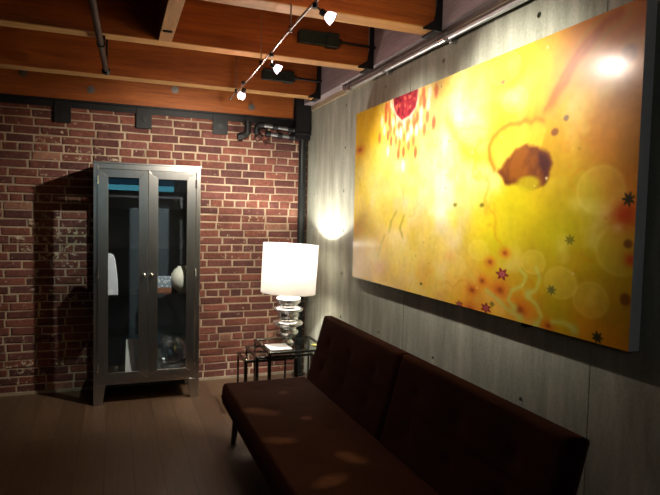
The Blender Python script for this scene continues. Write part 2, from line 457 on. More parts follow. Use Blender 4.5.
t = thing('pipe_run', 'two black pipes with elbows along the top of the brick wall beside the corner', 'pipe', (-.35, -.06, 2.15))
Y = -.058
pipe('upper_pipe', [(-.475, Y, 2.318), (-.159, Y, 2.296)], .021, M_iron, t)
pipe('lower_pipe', [(-.42, Y, 2.243), (-.159, Y, 2.230)], .021, M_iron, t)
for x, z in ((-.475, 2.318), (-.345, 2.309), (-.20, 2.298)): pipe('coupling', [(x-.025, Y, z), (x+.025, Y, z)], .028, M_black, t)
for x, z in ((-.41, 2.243), (-.30, 2.236), (-.19, 2.231)): pipe('coupling', [(x-.022, Y, z), (x+.022, Y, z)], .028, M_black, t)
pipe('elbow', [(-.60, Y, 2.345), (-.598, Y, 2.28)] + arc((-.655, Y, 2.265), .057, 0, -1.7, (1,0,0), (0,0,1), 6), .030, M_black, t)
pipe('elbow', [(-.47, Y, 2.318)] + arc((-.47, Y, 2.268), .05, math.pi/2, math.pi+.9, (1,0,0), (0,0,1), 8) + [(-.47, Y-.01, 2.20)], .026, M_black, t)
pipe('elbow', [(-.42, Y, 2.243)] + arc((-.42, Y, 2.203), .04, math.pi/2, math.pi+.7, (1,0,0), (0,0,1), 6), .026, M_rust, t)
pipe('valve_body', [(-.655, Y-.005, 2.203), (-.69, Y-.005, 2.195)], [.036, .03], M_black, t)
pipe('valve_body', [(-.53, Y-.005, 2.19), (-.49, Y-.005, 2.215), (-.47, Y-.005, 2.225)], [.02, .034, .022], M_rust, t)
pipe('valve_handle', [(-.455, Y-.02, 2.16), (-.40, Y-.02, 2.195)], .013, M_rust, t)
base(t)

t = thing('electrical_conduit', 'shiny silver conduit along the top edge of the concrete wall', 'conduit', (-.045, -.97, 2.46))
xc = -.047
pts = [(xc, -6.2, 2.462), (xc, -3.0, 2.470), (xc, -1.05, 2.482)] + arc((xc, -1.04, 2.542), .06, -math.pi/2, 0, (0,1,0), (0,0,1), 6)[1:] + [(xc-.02, -.975, 2.62), (xc-.028, -.97, ZC-.003)]
pipe('tube', pts, .0185, M_galv, t)
for y, z in ((-1.12, 2.4815), (-2.40, 2.4735), (-3.6, 2.4685)): pipe('coupling', [(xc, y-.03, z), (xc, y+.03, z)], .022, M_nick, t)
for y, z in ((-1.7, 2.478), (-2.45, 2.473)):
    bm = bmesh.new(); bx(bm, xc+.012, -.001, y-.012, y+.012, z-.03, z+.03); bx(bm, xc-.019, xc+.013, y-.012, y+.012, z-.02, z+.02)
    finish('strap', bm, M_galv, t, bevel=.003)
base(t)

t = thing('hanging_pipe', 'thin black pipe hung under the ceiling beams with a rounded end over the cabinet', 'pipe', (-1.77, -.9, 2.46))
pipe('pipe', [(-1.767, -.92, 2.462), (-1.806, -2.30, 2.462), (-1.86, -4.2, 2.462)], .018, M_pole, t)
bm = bmesh.new(); bmesh.ops.create_uvsphere(bm, u_segments=20, v_segments=12, radius=.029, matrix=Matrix.Translation((-1.767, -.905, 2.458)))
finish('end_cap', bm, M_pole, t, smooth=True)
pipe('hanger_rod', [(-1.763, -.93, 2.478), (-1.760, -.93, ZC-.003)], .007, M_pole, t)
for y in (-1.54, -2.38):
    x = -1.767 - .0283*(-y-.92)
    bm = bmesh.new(); bx(bm, x-.024, x+.024, y-.02, y+.02, 2.482, 2.506); tube(bm, [(x, y-.012, 2.462), (x, y+.012, 2.462)], .024, 16)
    finish('pipe_clip', bm, M_pole, t)
base(t)

# ------------------------------------------------------------------ track and spotlights
def rail_x(y): return -.892 + .021*(y+.78)
t = thing('lighting_rail', 'thin silver lighting rail hung under the ceiling beams', 'rail', (-.91, -.78, 2.38))
pipe('rail', [(rail_x(y)+.006*math.sin(y*3.1), y, 2.38) for y in np.linspace(-.78, -5.2, 40)], .0065, M_nick, t, 10)
bm = bmesh.new(); bmesh.ops.create_uvsphere(bm, u_segments=14, v_segments=8, radius=.012, matrix=Matrix.Translation((rail_x(-.78), -.777, 2.38)))
finish('end_cap', bm, M_nick, t, smooth=True)
for y, zt in ((-1.02, ZC), (-1.83, ZC), (-2.50+.03, 2.506), (-3.6, ZC)):
    s = pipe('standoff', [(rail_x(y), y, 2.385), (rail_x(y), y, zt-.003)], .004, M_nick, t, 8)
    pipe('collar', [(rail_x(y), y, 2.372), (rail_x(y), y, 2.40)], .010, M_black, s, 10)
    s.children[0].matrix_parent_inverse = Matrix.Identity(4)
base(t)

LEDS = []
def spotlight(label, top, pos, aim):
    pos = Vector(pos); d = (Vector(aim)-pos).normalized()
    t = thing('spotlight', label, 'spotlight', tuple(pos), 'spotlights on the silver rail')
    back = pos - d*.05
    pipe('stem', [(top[0], top[1], 2.371), (top[0], top[1], back.z+.03), tuple(back - d*.012)], .0035, M_nick, t, 8)
    rail = pipe('rail_clip', [(top[0], top[1], 2.352), (top[0], top[1], 2.372)], .012, M_black, t, 10)
    q = d.to_track_quat('Z', 'Y').to_matrix().to_4x4(); Mx = Matrix.Translation(back) @ q
    bm = bmesh.new(); lathe(bm, [(.0, -.022), (.013, -.022), (.014, .002), (.011, .006), (0, .006)], n=16, caps=False)
    finish('socket', bm, M_black, t, M=Mx)
    bm = bmesh.new(); lathe(bm, [(.010, .004), (.017, .010), (.023, .022), (.0265, .038), (.0265, .041), (.024, .041), (.0205, .024), (.014, .012), (.008, .009)], n=24, caps=False)
    finish('reflector', bm, M_reflector, t, smooth=True, M=Mx)
    bm = bmesh.new(); lathe(bm, [(0, .010), (.006, .014), (.008, .024), (.005, .032), (0, .033)], n=16, caps=False)
    finish('bulb', bm, M_bulbglass, t, smooth=True, M=Mx)
    bm = bmesh.new(); lathe(bm, [(.0257, .0405), (.0285, .0405), (.0285, .0438), (.0257, .0438), (.0257, .0405)], n=28, caps=False)
    finish('rim', bm, M_nick, t, smooth=False, M=Mx)
    base(t)
    return t, d
def lamp(kind, name, pos, energy, col, d=None, size=None, blend=.3, r=.02):
    L = bpy.data.lights.new(name, kind); L.energy = energy; L.color = col; L.shadow_soft_size = r
    o = bpy.data.objects.new(name, L); COL.objects.link(o); o.location = pos
    if d is not None:
        o.rotation_euler = d.to_track_quat('-Z', 'Y').to_euler(); L.spot_size = size; L.spot_blend = blend
    return o
WARM = (1., .93, .80)
HEADS = [
    ('glowing spotlight at the end of the rail, hanging before the bolted timber', (-.927, -1.40), (-.940, -1.39, 2.268), (-1.2, 0, 1.25), 150, 1.95, 1.0, 14),
    ('glowing spotlight in the middle of the three, before the dark green bracket', (-.922, -2.10), (-.848, -2.03, 2.298), (0, -2.05, 1.72), 75, 1.5, 1.0, 5),
    ('largest glowing spotlight, hanging under the third beam from the bricks', (-.94, -2.86), (-.852, -2.86, 2.315), (0, -2.92, 1.90), 84, 1.42, .8, 15),
]
for lab, top, pos, aim, e, size, bl, leak in HEADS:
    t, d = spotlight(lab, top, pos, aim)
    p = Vector(pos)
    lamp('SPOT', 'spot_beam', tuple(p + d*.005), e, WARM, d, size, bl, .022)
    lamp('POINT', 'spot_spill', tuple(p - d*.023), leak, (1., .78, .64), r=.022)

lamp('POINT', 'added_fill_behind_camera', (-2.9, -6.4, 2.3), 9., (1., .90, .82), r=.15)  # added fill light out of view, no fixture; softens the dark areas

# ------------------------------------------------------------------ glass-door steel cabinet
X0, X1, YC, H = -1.862, -1.064, -.472, 1.880
YB = -.055
cab = thing('display_cabinet', 'tall stainless steel display cabinet with two glass doors against the brick wall', 'cabinet', ((X0+X1)/2, (YC+YB)/2, 0))
bm = bmesh.new(); y0 = YC+.022
for xa, xb in ((X0, X0+.022), (X1-.022, X1)):
    bx(bm, xa, xb, y0, y0+.035, .150, H-.012); bx(bm, xa, xb, YB-.045, YB, .150, H-.012)
    bx(bm, xa, xb, y0+.035, YB-.045, .150, .25); bx(bm, xa, xb, y0+.035, YB-.045, H-.11, H-.012)
bx(bm, X0+.022, X1-.022, y0, YB, .165, .20); bx(bm, X0+.022, X1-.022, y0, YB, H-.045, H-.012)
bx(bm, X0, X0+.034, YC+.002, y0, .150, H-.012); bx(bm, X1-.034, X1, YC+.002, y0, .150, H-.012)
bx(bm, X0+.034, X1-.034, YC+.002, y0, .155, .192); bx(bm, X0+.034, X1-.034, YC+.002, y0, H-.052, H-.012)
finish('carcass', bm, M_steel, cab, bevel=.002)
box('top_panel', X0-.008, X1+.008, YC-.004, YB+.003, H-.012, H, M_steel, cab, bevel=.002)
o = box('lining', X0+.031, X1-.031, YB-.012, YB-.004, .201, H-.046, M_steelin, cab)
for xa in (X0+.009, X1-.013):
    box('side_glass', xa, xa+.004, y0+.030, YB-.040, .245, H-.105, M_glass, cab)
def mitred(bm, x0, x1, z0, z1, a0, a1, b0, b1, ya, yb):
    """door frame of four mitred members; a = opening"""
    out = [(x0,z0),(x1,z0),(x1,z1),(x0,z1)]; inn = [(a0,b0),(a1,b0),(a1,b1),(a0,b1)]
    for k in range(4):
        n = (k+1)%4
        q = [out[k], out[n], inn[n], inn[k]]
        v = [bm.verts.new((x, ya+(.0 if i < 2 else .002), z)) for i, (x, z) in enumerate(q)] + [bm.verts.new((x, yb, z)) for x, z in q]
        for fidx in ((0,1,2,3),(7,6,5,4),(0,4,5,1),(1,5,6,2),(2,6,7,3),(3,7,4,0)): bm.faces.new([v[i] for i in fidx])
def door(x0, x1, a0, a1, kx, hx):
    bm = bmesh.new(); mitred(bm, x0, x1, .195, 1.825, a0, a1, .252, 1.764, YC-.012, YC+.001)
    d = finish('door', bm, M_steel, cab, bevel=.0015)
    g = box('glass_pane', a0-.006, a1+.006, YC-.004, YC, .246, 1.770, M_glass, d)
    bm = bmesh.new(); lathe(bm, [(0,0),(.006,0),(.006,.012),(.012,.018),(.014,.025),(.010,.031),(0,.033)], n=20, caps=False)
    finish('knob', bm, M_hinge, d, smooth=True, M=Matrix.Translation((kx, YC-.0125, 1.015)) @ Matrix.Rotation(math.pi/2, 4, 'X'))
    for hz in (1.738, 1.024, .296):
        bm = bmesh.new(); tube(bm, [(hx, YC-.016, hz-.032), (hx, YC-.016, hz+.032)], .006, 12); bx(bm, hx-.007, hx+.007, YC-.016, YC-.0125, hz-.03, hz+.03)
        finish('hinge', bm, M_hinge, d)
    return d
door(-1.831, -1.4675, -1.757, -1.535, -1.494, -1.832)
door(-1.4635, -1.104, -1.392, -1.172, -1.439, -1.101)
for z in (1.525, 1.215, .850, .530):
    s = box('shelf', X0+.024, X1-.024, -.435, YB-.014, z-.008, z, M_tableglass, cab)
for x0, x1, sgn in ((X0, X0+.088, 1), (X1-.088, X1, -1)):
    for ya, yb, dy in ((YC+.002, YC+.05, 1), (YB-.05, YB, -1)):
        bm = bmesh.new()
        v = bx(bm, x0, x1, ya, yb, 0, .156)
        for k in range(4):
            if sgn > 0 and abs(v[k].co.x-x1) < 1e-6: v[k].co.x -= .022
            if sgn < 0 and abs(v[k].co.x-x0) < 1e-6: v[k].co.x += .022
        finish('leg', bm, M_steel, cab, bevel=.002)
for d in cab.children: d.matrix_parent_inverse = Matrix.Translation(-Vector(cab.location))

# things on the cabinet shelves
SH = {1: .850, 0: .2045}
def wobble_mat(name, a, b_, scale):
    b = N(name); tc = b.add('TexCoord'); v = b.add('TexVoronoi', {'Vector': (tc, 'Object'), 'Scale': scale})
    return b.end(b.add('BsdfPrincipled', {'Base Color': b.ramp((v, 'Distance'), [(.25, a), (.45, b_)]), 'Roughness': .5}))
# white rounded sleeve standing upright
bm = bmesh.new(); prof = []
for z, x1 in ((0, .078), (.10, .075), (.20, .066), (.27, .056), (.305, .045), (.322, .022)): prof.append((z, x1))
lv = [bm.verts.new((-.03, -.06, z)) for z, x in prof]; rv = [bm.verts.new((x, -.06, z)) for z, x in prof]
lb = [bm.verts.new((-.03, .06, z)) for z, x in prof]; rb = [bm.verts.new((x, .06, z)) for z, x in prof]
bm.faces.new(lv[::-1]+rv); bm.faces.new((lb+rb[::-1]))
n = len(prof)
for k in range(n-1): bm.faces.new((rv[k], rv[k+1], rb[k+1], rb[k])); bm.faces.new((lv[k], lb[k], lb[k+1], lv[k+1]))
bm.faces.new((lv[0], rv[0], rb[0], lb[0])); bm.faces.new((lv[-1], lb[-1], rb[-1], rv[-1]))
o = finish('white_box', bm, wobble_mat('white_grey_print', (.90,.90,.90), (.72,.74,.80), 14), bevel=.006); o.location = (-1.762, -.36, SH[1]+.0005)
tag(o, 'tall white box standing upright on the upper cabinet shelf behind one glass door', 'box')
t = thing('patterned_box', 'small box with a blue grey pattern over a reddish brown base on the cabinet shelf', 'box', (-1.352, -.30, SH[1]+.0005))
o = box('lid', -.065, .075, -.05, .05, .042, .128, wobble_mat('blue_grey_pattern', (.62,.66,.68), (.22,.28,.33), 42), t, bevel=.003); o['label'] = 'blue grey patterned top'
o = box('tray', -.067, .077, -.052, .052, 0, .042, principled('red_brown_card', (.22,.085,.045), .6), t, bevel=.003); o['label'] = 'reddish brown base'
bm = bmesh.new(); lathe(bm, [(0,0),(.032,0),(.036,.004),(.066,.028),(.090,.07),(.096,.11),(.090,.15),(.066,.188),(.042,.205),(.037,.217),(.032,.217),(.034,.204),(.0,.197)], n=40, caps=False)
o = finish('cream_vase', bm, M_cream, smooth=True); o.location = (-1.186, -.325, SH[1]+.0005)
tag(o, 'round cream white vase on the cabinet shelf beside the patterned box', 'vase')
# bottom of the cabinet
bm = bmesh.new(); lathe(bm, [(.052,0),(.060,.004),(.095,.04),(.122,.09),(.130,.14),(.122,.19),(.098,.235),(.072,.262),(.070,.275),(.066,.275),(.068,.262),(.094,.233),(.117,.19),(.125,.14),(.117,.09),(.091,.043),(.056,.008),(0,.006)], n=48, caps=False)
o = finish('fish_bowl', bm, M_bowl, smooth=True); o.location = (-1.275, -.32, SH[0]+.0005)
tag(o, 'round clear glass bowl on the bottom of the cabinet', 'bowl')
t = thing('photo_stand', 'clear acrylic stand holding a white card on the bottom of the cabinet', 'stand', (-1.585, -.365, SH[0]+.0005))
bm = bmesh.new(); bx(bm, -.075, .075, .03, .036, 0, .305); bx(bm, -.075, .075, -.06, .03, 0, .005); bx(bm, -.075, .075, -.06, -.055, .005, .03)
finish('acrylic_case', bm, M_bowl, t)
bm = bmesh.new(); bx(bm, -.046, .060, -.002, .006, 0, .275)
o = finish('card', bm, M_paper, t, M=Matrix.Translation((0, -.042, .006)) @ Matrix.Rotation(-.18, 4, 'X') @ Matrix.Rotation(.03, 4, 'Y')); o['label'] = 'white card'
bm = bmesh.new(); lathe(bm, [(.02,0),(.024,.003),(.026,.09),(.023,.09),(.021,.006),(0,.006)], n=28, caps=False)
o = finish('drinking_glass', bm, M_bowl, smooth=True); o.location = (-1.71, -.38, SH[0]+.0005)
tag(o, 'small clear glass standing beside the acrylic stand in the cabinet', 'glass')

# ------------------------------------------------------------------ sofa
def cushion(w, l, h, tufts, seams_x, nx=40, ny=56, edge=.05, amp=1.):
    """puffy slab: X 0..w, Y 0..l, Z 0..h"""
    xs = np.linspace(0, w, nx+1); ys = np.linspace(0, l, ny+1)
    # denser sampling at the borders
    xs = w*(.5-.5*np.cos(np.pi*np.linspace(0,1,nx+1)))*.6 + xs*.4; ys = l*(.5-.5*np.cos(np.pi*np.linspace(0,1,ny+1)))*.4 + ys*.6
    bm = bmesh.new(); top = {}; bot = {}
    for i, x in enumerate(xs):
        for j, y in enumerate(ys):
            d = min(x, w-x, y, l-y); e = min(1, d/edge)
            round_ = math.sqrt(max(0, 1-(1-e)**2))
            z = h*(.42 + .58*round_)
            dent = 0
            for tx, ty in tufts:
                r = math.hypot(x-tx, y-ty); dent += .016*math.exp(-(r/.028)**2) + .010*math.exp(-(r/.10)**2)
            for sx in seams_x: dent += .008*math.exp(-((x-sx)/.016)**2)
            z -= dent*amp*e + .0015*amp*math.sin(17*y+5*x)*e
            top[i,j] = bm.verts.new((x, y, z))
            if 0 < i < nx and 0 < j < ny: bot[i,j] = bm.verts.new((x, y, h*.30*(1-round_)))
    for i in range(nx+1):
        for j in range(ny+1):
            if (i,j) not in bot: bot[i,j] = bm.verts.new((top[i,j].co.x, top[i,j].co.y, h*.34))
    for D, flip in ((top, 0), (bot, 1)):
        for i in range(nx):
            for j in range(ny):
                q = [D[i,j], D[i+1,j], D[i+1,j+1], D[i,j+1]]
                bm.faces.new(q[::-1] if flip else q)
    ring = [(i,0) for i in range(nx)] + [(nx,j) for j in range(ny)] + [(i,ny) for i in range(nx,0,-1)] + [(0,j) for j in range(ny,0,-1)]
    for a, b in zip(ring, ring[1:]+ring[:1]): bm.faces.new((top[a], bot[a], bot[b], top[b]))
    return bm
SY1, SY0 = -1.450, -3.735; MID = (SY0+SY1)/2
sofa = thing('sofa', 'dark brown velour click-clack sofa along the concrete wall', 'sofa', (-.7, MID, 0))
hl = (SY1-SY0)/2
bm = cushion(.585, SY1-SY0, .150, [(x, y) for x in (.20, .40) for y in np.linspace(.2, SY1-SY0-.2, 6)], (), nx=40, ny=110, edge=.022, amp=.35)
seat = finish('seat_cushion', bm, M_velvet, sofa, smooth=True, M=Matrix.Translation((-1.052, SY0, .250)))
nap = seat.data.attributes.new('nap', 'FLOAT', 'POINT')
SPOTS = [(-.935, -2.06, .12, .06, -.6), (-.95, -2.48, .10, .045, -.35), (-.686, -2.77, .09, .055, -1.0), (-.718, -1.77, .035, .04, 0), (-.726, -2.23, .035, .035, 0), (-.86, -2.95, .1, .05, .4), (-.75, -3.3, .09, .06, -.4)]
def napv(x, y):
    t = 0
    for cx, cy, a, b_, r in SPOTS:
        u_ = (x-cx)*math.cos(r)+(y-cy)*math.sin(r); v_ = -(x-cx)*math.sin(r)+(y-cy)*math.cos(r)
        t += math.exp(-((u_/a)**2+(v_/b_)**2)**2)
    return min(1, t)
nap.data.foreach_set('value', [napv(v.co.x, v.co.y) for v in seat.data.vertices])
for k in range(2):
    ya = SY0 + k*hl + (.001 if k else 0)
    # backrest half, leaning back towards the wall
    tf = [(x, y) for x in (.17, .335) for y in (hl*.2, hl*.5, hl*.8)]
    bm = cushion(.495, hl-.010, .105, tf, (.25,), edge=.025, amp=.8)
    ang = math.atan2(.42, .115)
    Mb = Matrix.Translation((-.483, ya+.003, .350)) @ Matrix.Rotation(-ang, 4, 'Y')
    # local +X up the back, local +Z to the front
    finish('backrest', bm, M_velvet, sofa, smooth=True, M=Mb @ Matrix.Translation((0, 0, -.105)))
bm = bmesh.new(); bx(bm, -.985, -.45, SY0+.05, SY1-.05, .205, .262)
finish('underframe', bm, M_frame, sofa, bevel=.005)
for y in (SY0+.25, MID, SY1-.25):
    bm = bmesh.new(); bx(bm, -.47, -.36, y-.025, y+.025, .22, .26)
    for v in bx(bm, -.40, -.365, y-.02, y+.02, .25, .52):
        if v.co.z > .4: v.co.x += .045
    finish('hinge_bracket', bm, M_frame, sofa)
for x, sx in ((-.955, -.024), (-.47, .02)):
    for y, sy in ((SY1-.06, .02), (SY0+.06, -.02)):
        pipe('leg', [(x+sx, y+sy*.8, 0), (x+sx*.6, y+sy*.4, .08), (x, y, .212)], [.016, .021, .03], M_blackwood, sofa, 12)
base(sofa)

# ------------------------------------------------------------------ nest of tables
def nest_table(label, xa, xb, ya, yb, h, leg_r, name_leg):
    t = thing('nesting_table', label, 'table', ((xa+xb)/2, (ya+yb)/2, 0), 'nest of chrome and glass tables')
    r = leg_r
    for x in (xa+r, xb-r):
        for y, rr in ((ya+r, r*1.25), (yb-r, r*.75)):
            box('leg', x-rr, x+rr, y-rr, y+rr, 0, h-.012, M_leg, t, bevel=.002)
    bm = bmesh.new(); q = .009
    bx(bm, xa, xb, ya, ya+2*q, h-.024, h-.006); bx(bm, xa, xb, yb-2*q, yb, h-.024, h-.006)
    bx(bm, xa, xa+2*q, ya+2*q, yb-2*q, h-.024, h-.006); bx(bm, xb-2*q, xb, ya+2*q, yb-2*q, h-.024, h-.006)
    finish('frame', bm, M_leg, t, bevel=.002)
    for x, y in ((xa+r, ya+r), (xb-r, ya+r)):
        bm = bmesh.new(); bmesh.ops.create_uvsphere(bm, u_segments=12, v_segments=8, radius=.012, matrix=Matrix.Translation((x, y, h-.004)))
        finish('stud', bm, M_chrome, t, smooth=True)
    bm = bmesh.new(); bx(bm, xa+.019, xb-.019, ya+.019, yb-.019, h-.014, h-.004)
    o = finish('glass_top', bm, M_tableglass, t); o['label'] = 'clear glass top'
    base(t); return t
nest_table('tallest table of the chrome nest, carrying the lamp', -.600, -.095, -.932, -.425, .45, .010, '')
nest_table('middle table of the chrome nest, sticking out from under the lamp table', -.690, -.22, -.895, -.50, .412, .010, '')
nest_table('lowest and smallest table of the chrome nest, its legs beside the sofa end', -.765, -.34, -.84, -.53, .374, .010, '')

t = thing('magazine', 'thin white magazine lying on the glass table in front of the lamp', 'magazine', (-.49, -.795, .4467))
o = box('pages', -.085, .085, -.115, .09, 0, .010, M_paper, t)
o = box('cover', -.087, .087, -.117, .092, .010, .0112, wobble_mat('white_pink_cover', (.80,.72,.68), (.78,.77,.74), 9), t); o['label'] = 'white cover with pinkish print'
bm = bmesh.new(); lathe(bm, [(.014,0),(.016,.002),(.024,.008),(.031,.016),(.029,.016),(.022,.009),(0,.005)], n=28, caps=False)
o = finish('yellow_dish', bm, M_yellow, smooth=True); o.location = (-.19, -.835, .4467)
tag(o, 'small yellow dish on the glass table beside the sofa back', 'dish')

# ------------------------------------------------------------------ table lamp
LX, LY = -.366, -.655
tl = thing('table_lamp', 'table lamp with a white drum shade and a stacked silver ring base', 'lamp', (LX, LY, .4467))
prof = [(0,.0),(.050,.0),(.052,.006),(.045,.016),(.036,.026),(.034,.036),(.044,.05),(.072,.072),(.084,.084),(.088,.095),(.086,.106),(.072,.114),(.066,.122),(.070,.132),(.085,.142),(.112,.152),(.122,.163),(.124,.172),(.118,.184),(.095,.194),(.082,.204),(.080,.214),(.090,.226),(.092,.236),(.086,.247),(.083,.256),(.095,.266),(.116,.274),(.123,.284),(.121,.294),(.108,.302),(.086,.308),(.080,.318),(.082,.328),(.096,.336),(.103,.346),(.104,.370),(.100,.380),(.088,.386),(.03,.389),(.016,.392),(.014,.43),(0,.43)]
bm = bmesh.new(); lathe(bm, prof, n=48, caps=False); bmesh.ops.remove_doubles(bm, verts=bm.verts, dist=1e-5)
finish('lamp_base', bm, M_lampchrome, tl, smooth=True)
zs0, zs1, rr = .420, .822, .226
bm = bmesh.new(); lathe(bm, [(rr-.004, zs0), (rr, zs0), (rr+.003, zs1), (rr-.001, zs1), (rr-.004, zs0)], n=64, caps=False)
sh = finish('lamp_shade', bm, M_shade, tl, smooth=True, M=Matrix.Translation((0,0,zs0)) @ Matrix.Rotation(.045, 4, 'Y') @ Matrix.Translation((-.004,0,-zs0))); sh['label'] = 'white drum shade'
md = sh.modifiers.new('edge', 'EDGE_SPLIT'); md.split_angle = .9
bm = bmesh.new()
for k in range(3):
    a = 2*math.pi*k/3 + .4; tube(bm, [(.012*math.cos(a), .012*math.sin(a), zs1-.04), ((rr+.0)*math.cos(a), (rr+.0)*math.sin(a), zs1-.015)], .002, 6)
tube(bm, [(.06, 0, .43)] + [(.06+.03*math.sin(q), 0, .43+.34*q/3.14159) for q in np.linspace(.2, 3.0, 8)] + [(0.0, 0, zs1-.04)], .002, 6)
tube(bm, [(.0, 0, .425), (.06, 0, .43)], .002, 6)
finish('harp', bm, M_nick, tl)
bm = bmesh.new(); lathe(bm, [(0,.43),(.012,.432),(.014,.46),(.028,.495),(.030,.515),(.022,.538),(0,.546)], n=24, caps=False)
finish('bulb', bm, M_lampbulb, tl, smooth=True)
# light of the bulb
lamp('POINT', 'lamp_light', (LX, LY, .4467+.70), 50., (1., .92, .82), r=.03)

# ------------------------------------------------------------------ painting
PY1, PY2, PZ1, PZ2, PT = -1.292984, -3.684584, 1.065948, 2.252262, .07
BASE= [((0.066, 0.884), (238, 190, 40)), ((0.144, 0.582), (250, 228, 110)), ((0.087, 0.235), (245, 208, 92)), ((0.093, 0.058), (240, 190, 70)), ((0.394, 0.603), (246, 232, 150)), ((0.488, 0.455), (250, 238, 190)), ((0.406, 0.217), (250, 218, 100)), ((0.458, 0.036), (248, 192, 80)), ((0.556, 0.793), (248, 222, 150)), ((0.635, 0.529), (240, 218, 120)), ((0.757, 0.444), (205, 192, 16)), ((0.705, 0.293), (214, 200, 24)), ((0.682, 0.055), (245, 165, 40)), ((0.799, 0.719), (243, 180, 30)), ((0.842, 0.837), (240, 165, 30)), ((0.922, 0.922), (222, 130, 25)), ((0.974, 0.949), (205, 110, 25)), ((0.965, 0.668), (232, 155, 40)), ((0.932, 0.588), (230, 145, 25)), ((0.858, 0.341), (184, 172, 14)), ((0.942, 0.255), (188, 166, 14)), ((0.989, 0.435), (225, 125, 20)), ((0.981, 0.144), (196, 150, 12)), ((0.866, 0.076), (196, 174, 18)), ((0.949, 0.012), (212, 140, 15)), ((0.821, 0.026), (238, 160, 30)), ((0.285, 0.825), (250, 218, 100)), ((0.768, 0.94), (245, 180, 40)), ((0.917, 0.437), (180, 164, 10)), ((0.804, 0.58), (206, 160, 18))]
RED = [(0.244, 1.01), (0.307, 1.01), (0.372, 1.01), (0.369, 0.947), (0.363, 0.916), (0.336, 0.885), (0.295, 0.873), (0.266, 0.908), (0.248, 0.956)]
CUP = [(0.665, 0.702), (0.691, 0.722), (0.726, 0.727), (0.753, 0.726), (0.782, 0.717), (0.807, 0.71), (0.815, 0.68), (0.807, 0.631), (0.794, 0.582), (0.753, 0.553), (0.715, 0.528), (0.688, 0.554), (0.667, 0.612), (0.66, 0.664)]
BLOB = [(0.694, 0.554), (0.713, 0.596), (0.74, 0.628), (0.767, 0.64), (0.797, 0.63), (0.827, 0.6), (0.835, 0.565), (0.829, 0.525), (0.814, 0.497), (0.787, 0.485), (0.75, 0.495), (0.713, 0.506)]
STREAK = [(0.811, 0.75), (0.843, 0.821), (0.873, 0.887), (0.902, 0.933), (0.929, 0.971), (0.959, 0.981)]
STREAK2 = [(0.807, 0.715), (0.79, 0.728), (0.778, 0.716), (0.762, 0.731), (0.748, 0.722), (0.72, 0.728), (0.692, 0.714), (0.672, 0.69), (0.660, 0.655), (0.664, 0.612), (0.68, 0.565)]
BUB = [((0.699, 0.944), 0.0445, 0.0565), ((0.935, 0.467), 0.045, 0.073), ((0.479, 0.074), 0.0385, 0.0415), ((0.557, 0.171), 0.038, 0.0435), ((0.637, 0.246), 0.0335, 0.0405), ((0.863, 0.166), 0.0355, 0.0525), ((0.797, 0.224), 0.0305, 0.042), ((0.977, 0.29), 0.0445, 0.0755), ((0.524, 0.232), 0.024, 0.0265), ((0.044, 0.442), 0.0665, 0.0545), ((0.278, 0.174), 0.045, 0.042), ((0.732, 0.813), 0.0335, 0.0445), ((0.594, 0.741), 0.0425, 0.0495), ((0.412, 0.79), 0.037, 0.038), ((0.927, 0.128), 0.0345, 0.0555)]
STARS = [((0.715, 0.164), 0.019, 0.0245, 'r'), ((0.67, 0.019), 0.0175, 0.0215, 'r'), ((0.549, 0.431), 0.0095, 0.0105, 'g'), ((0.644, 0.428), 0.01, 0.012, 'g'), ((0.88, 0.31), 0.0115, 0.018, 'g'), ((0.987, 0.437), 0.0115, 0.022, 'd'), ((0.844, 0.137), 0.0115, 0.018, 'b'), ((0.944, 0.018), 0.0115, 0.02, 'd'), ((0.688, 0.041), 0.009, 0.012, 'g'), ((0.416, 0.054), 0.007, 0.0075, 'd'), ((0.99, 0.309), 0.0085, 0.014, 'm'), ((0.99, 0.148), 0.010, 0.02, 'm'), ((0.975, 0.854), 0.0155, 0.03, 'm'), ((0.86, 0.707), 0.0065, 0.011, 'p'), ((0.695, 0.894), 0.007, 0.009, 'p'), ((0.836, 0.668), 0.0095, 0.014, 'm'), ((0.578, 0.005), 0.0145, 0.017, 'r')]
FLOW = [((0.677, 0.204), 0.0155, 0.02, 'o'), ((0.721, 0.245), 0.0145, 0.0185, 'o'), ((0.654, 0.124), 0.0165, 0.0205, 'o'), ((0.622, 0.079), 0.0205, 0.0245, 'o'), ((0.84, 0.013), 0.014, 0.02, 'o'), ((0.711, 0.102), 0.0235, 0.0305, 'o'), ((0.982, 0.392), 0.0205, 0.0345, 'R'), ((0.971, 0.353), 0.0085, 0.0145, 'w'), ((0.995, 0.263), 0.0095, 0.017, 'R'), ((0.033, 0.774), 0.03, 0.024, 'o'), ((0.027, 0.29), 0.0455, 0.0365, 's'), ((0.536, 0.207), 0.0195, 0.022, 's'), ((0.192, 0.089), 0.0375, 0.0335, 's'), ((0.617, -0.006), 0.0275, 0.033, 'o'), ((0.769, 0.044), 0.0265, 0.0365, 'o')]
SWIRLS = [[(0.765, 0.19), (0.781, 0.171), (0.772, 0.133), (0.745, 0.111), (0.735, 0.071), (0.753, 0.046)], [(0.805, 0.205), (0.816, 0.172), (0.808, 0.128), (0.788, 0.108)], [(0.786, 0.1), (0.809, 0.079), (0.823, 0.041), (0.812, 0.002)], [(0.849, 0.03), (0.871, 0.038), (0.889, 0.032), (0.898, 0.022)], [(0.668, 0.091), (0.7, 0.068), (0.73, 0.039), (0.77, 0.015)]]
SCRIB = [[(0.277, 0.4), (0.25, 0.347), (0.24, 0.293)], [(0.321, 0.38), (0.302, 0.317), (0.319, 0.267)], [(0.211, 0.269), (0.188, 0.2), (0.177, 0.154)]]
SWOOP = [(0.506, 0.809), (0.539, 0.734), (0.579, 0.661), (0.625, 0.619), (0.664, 0.612)]
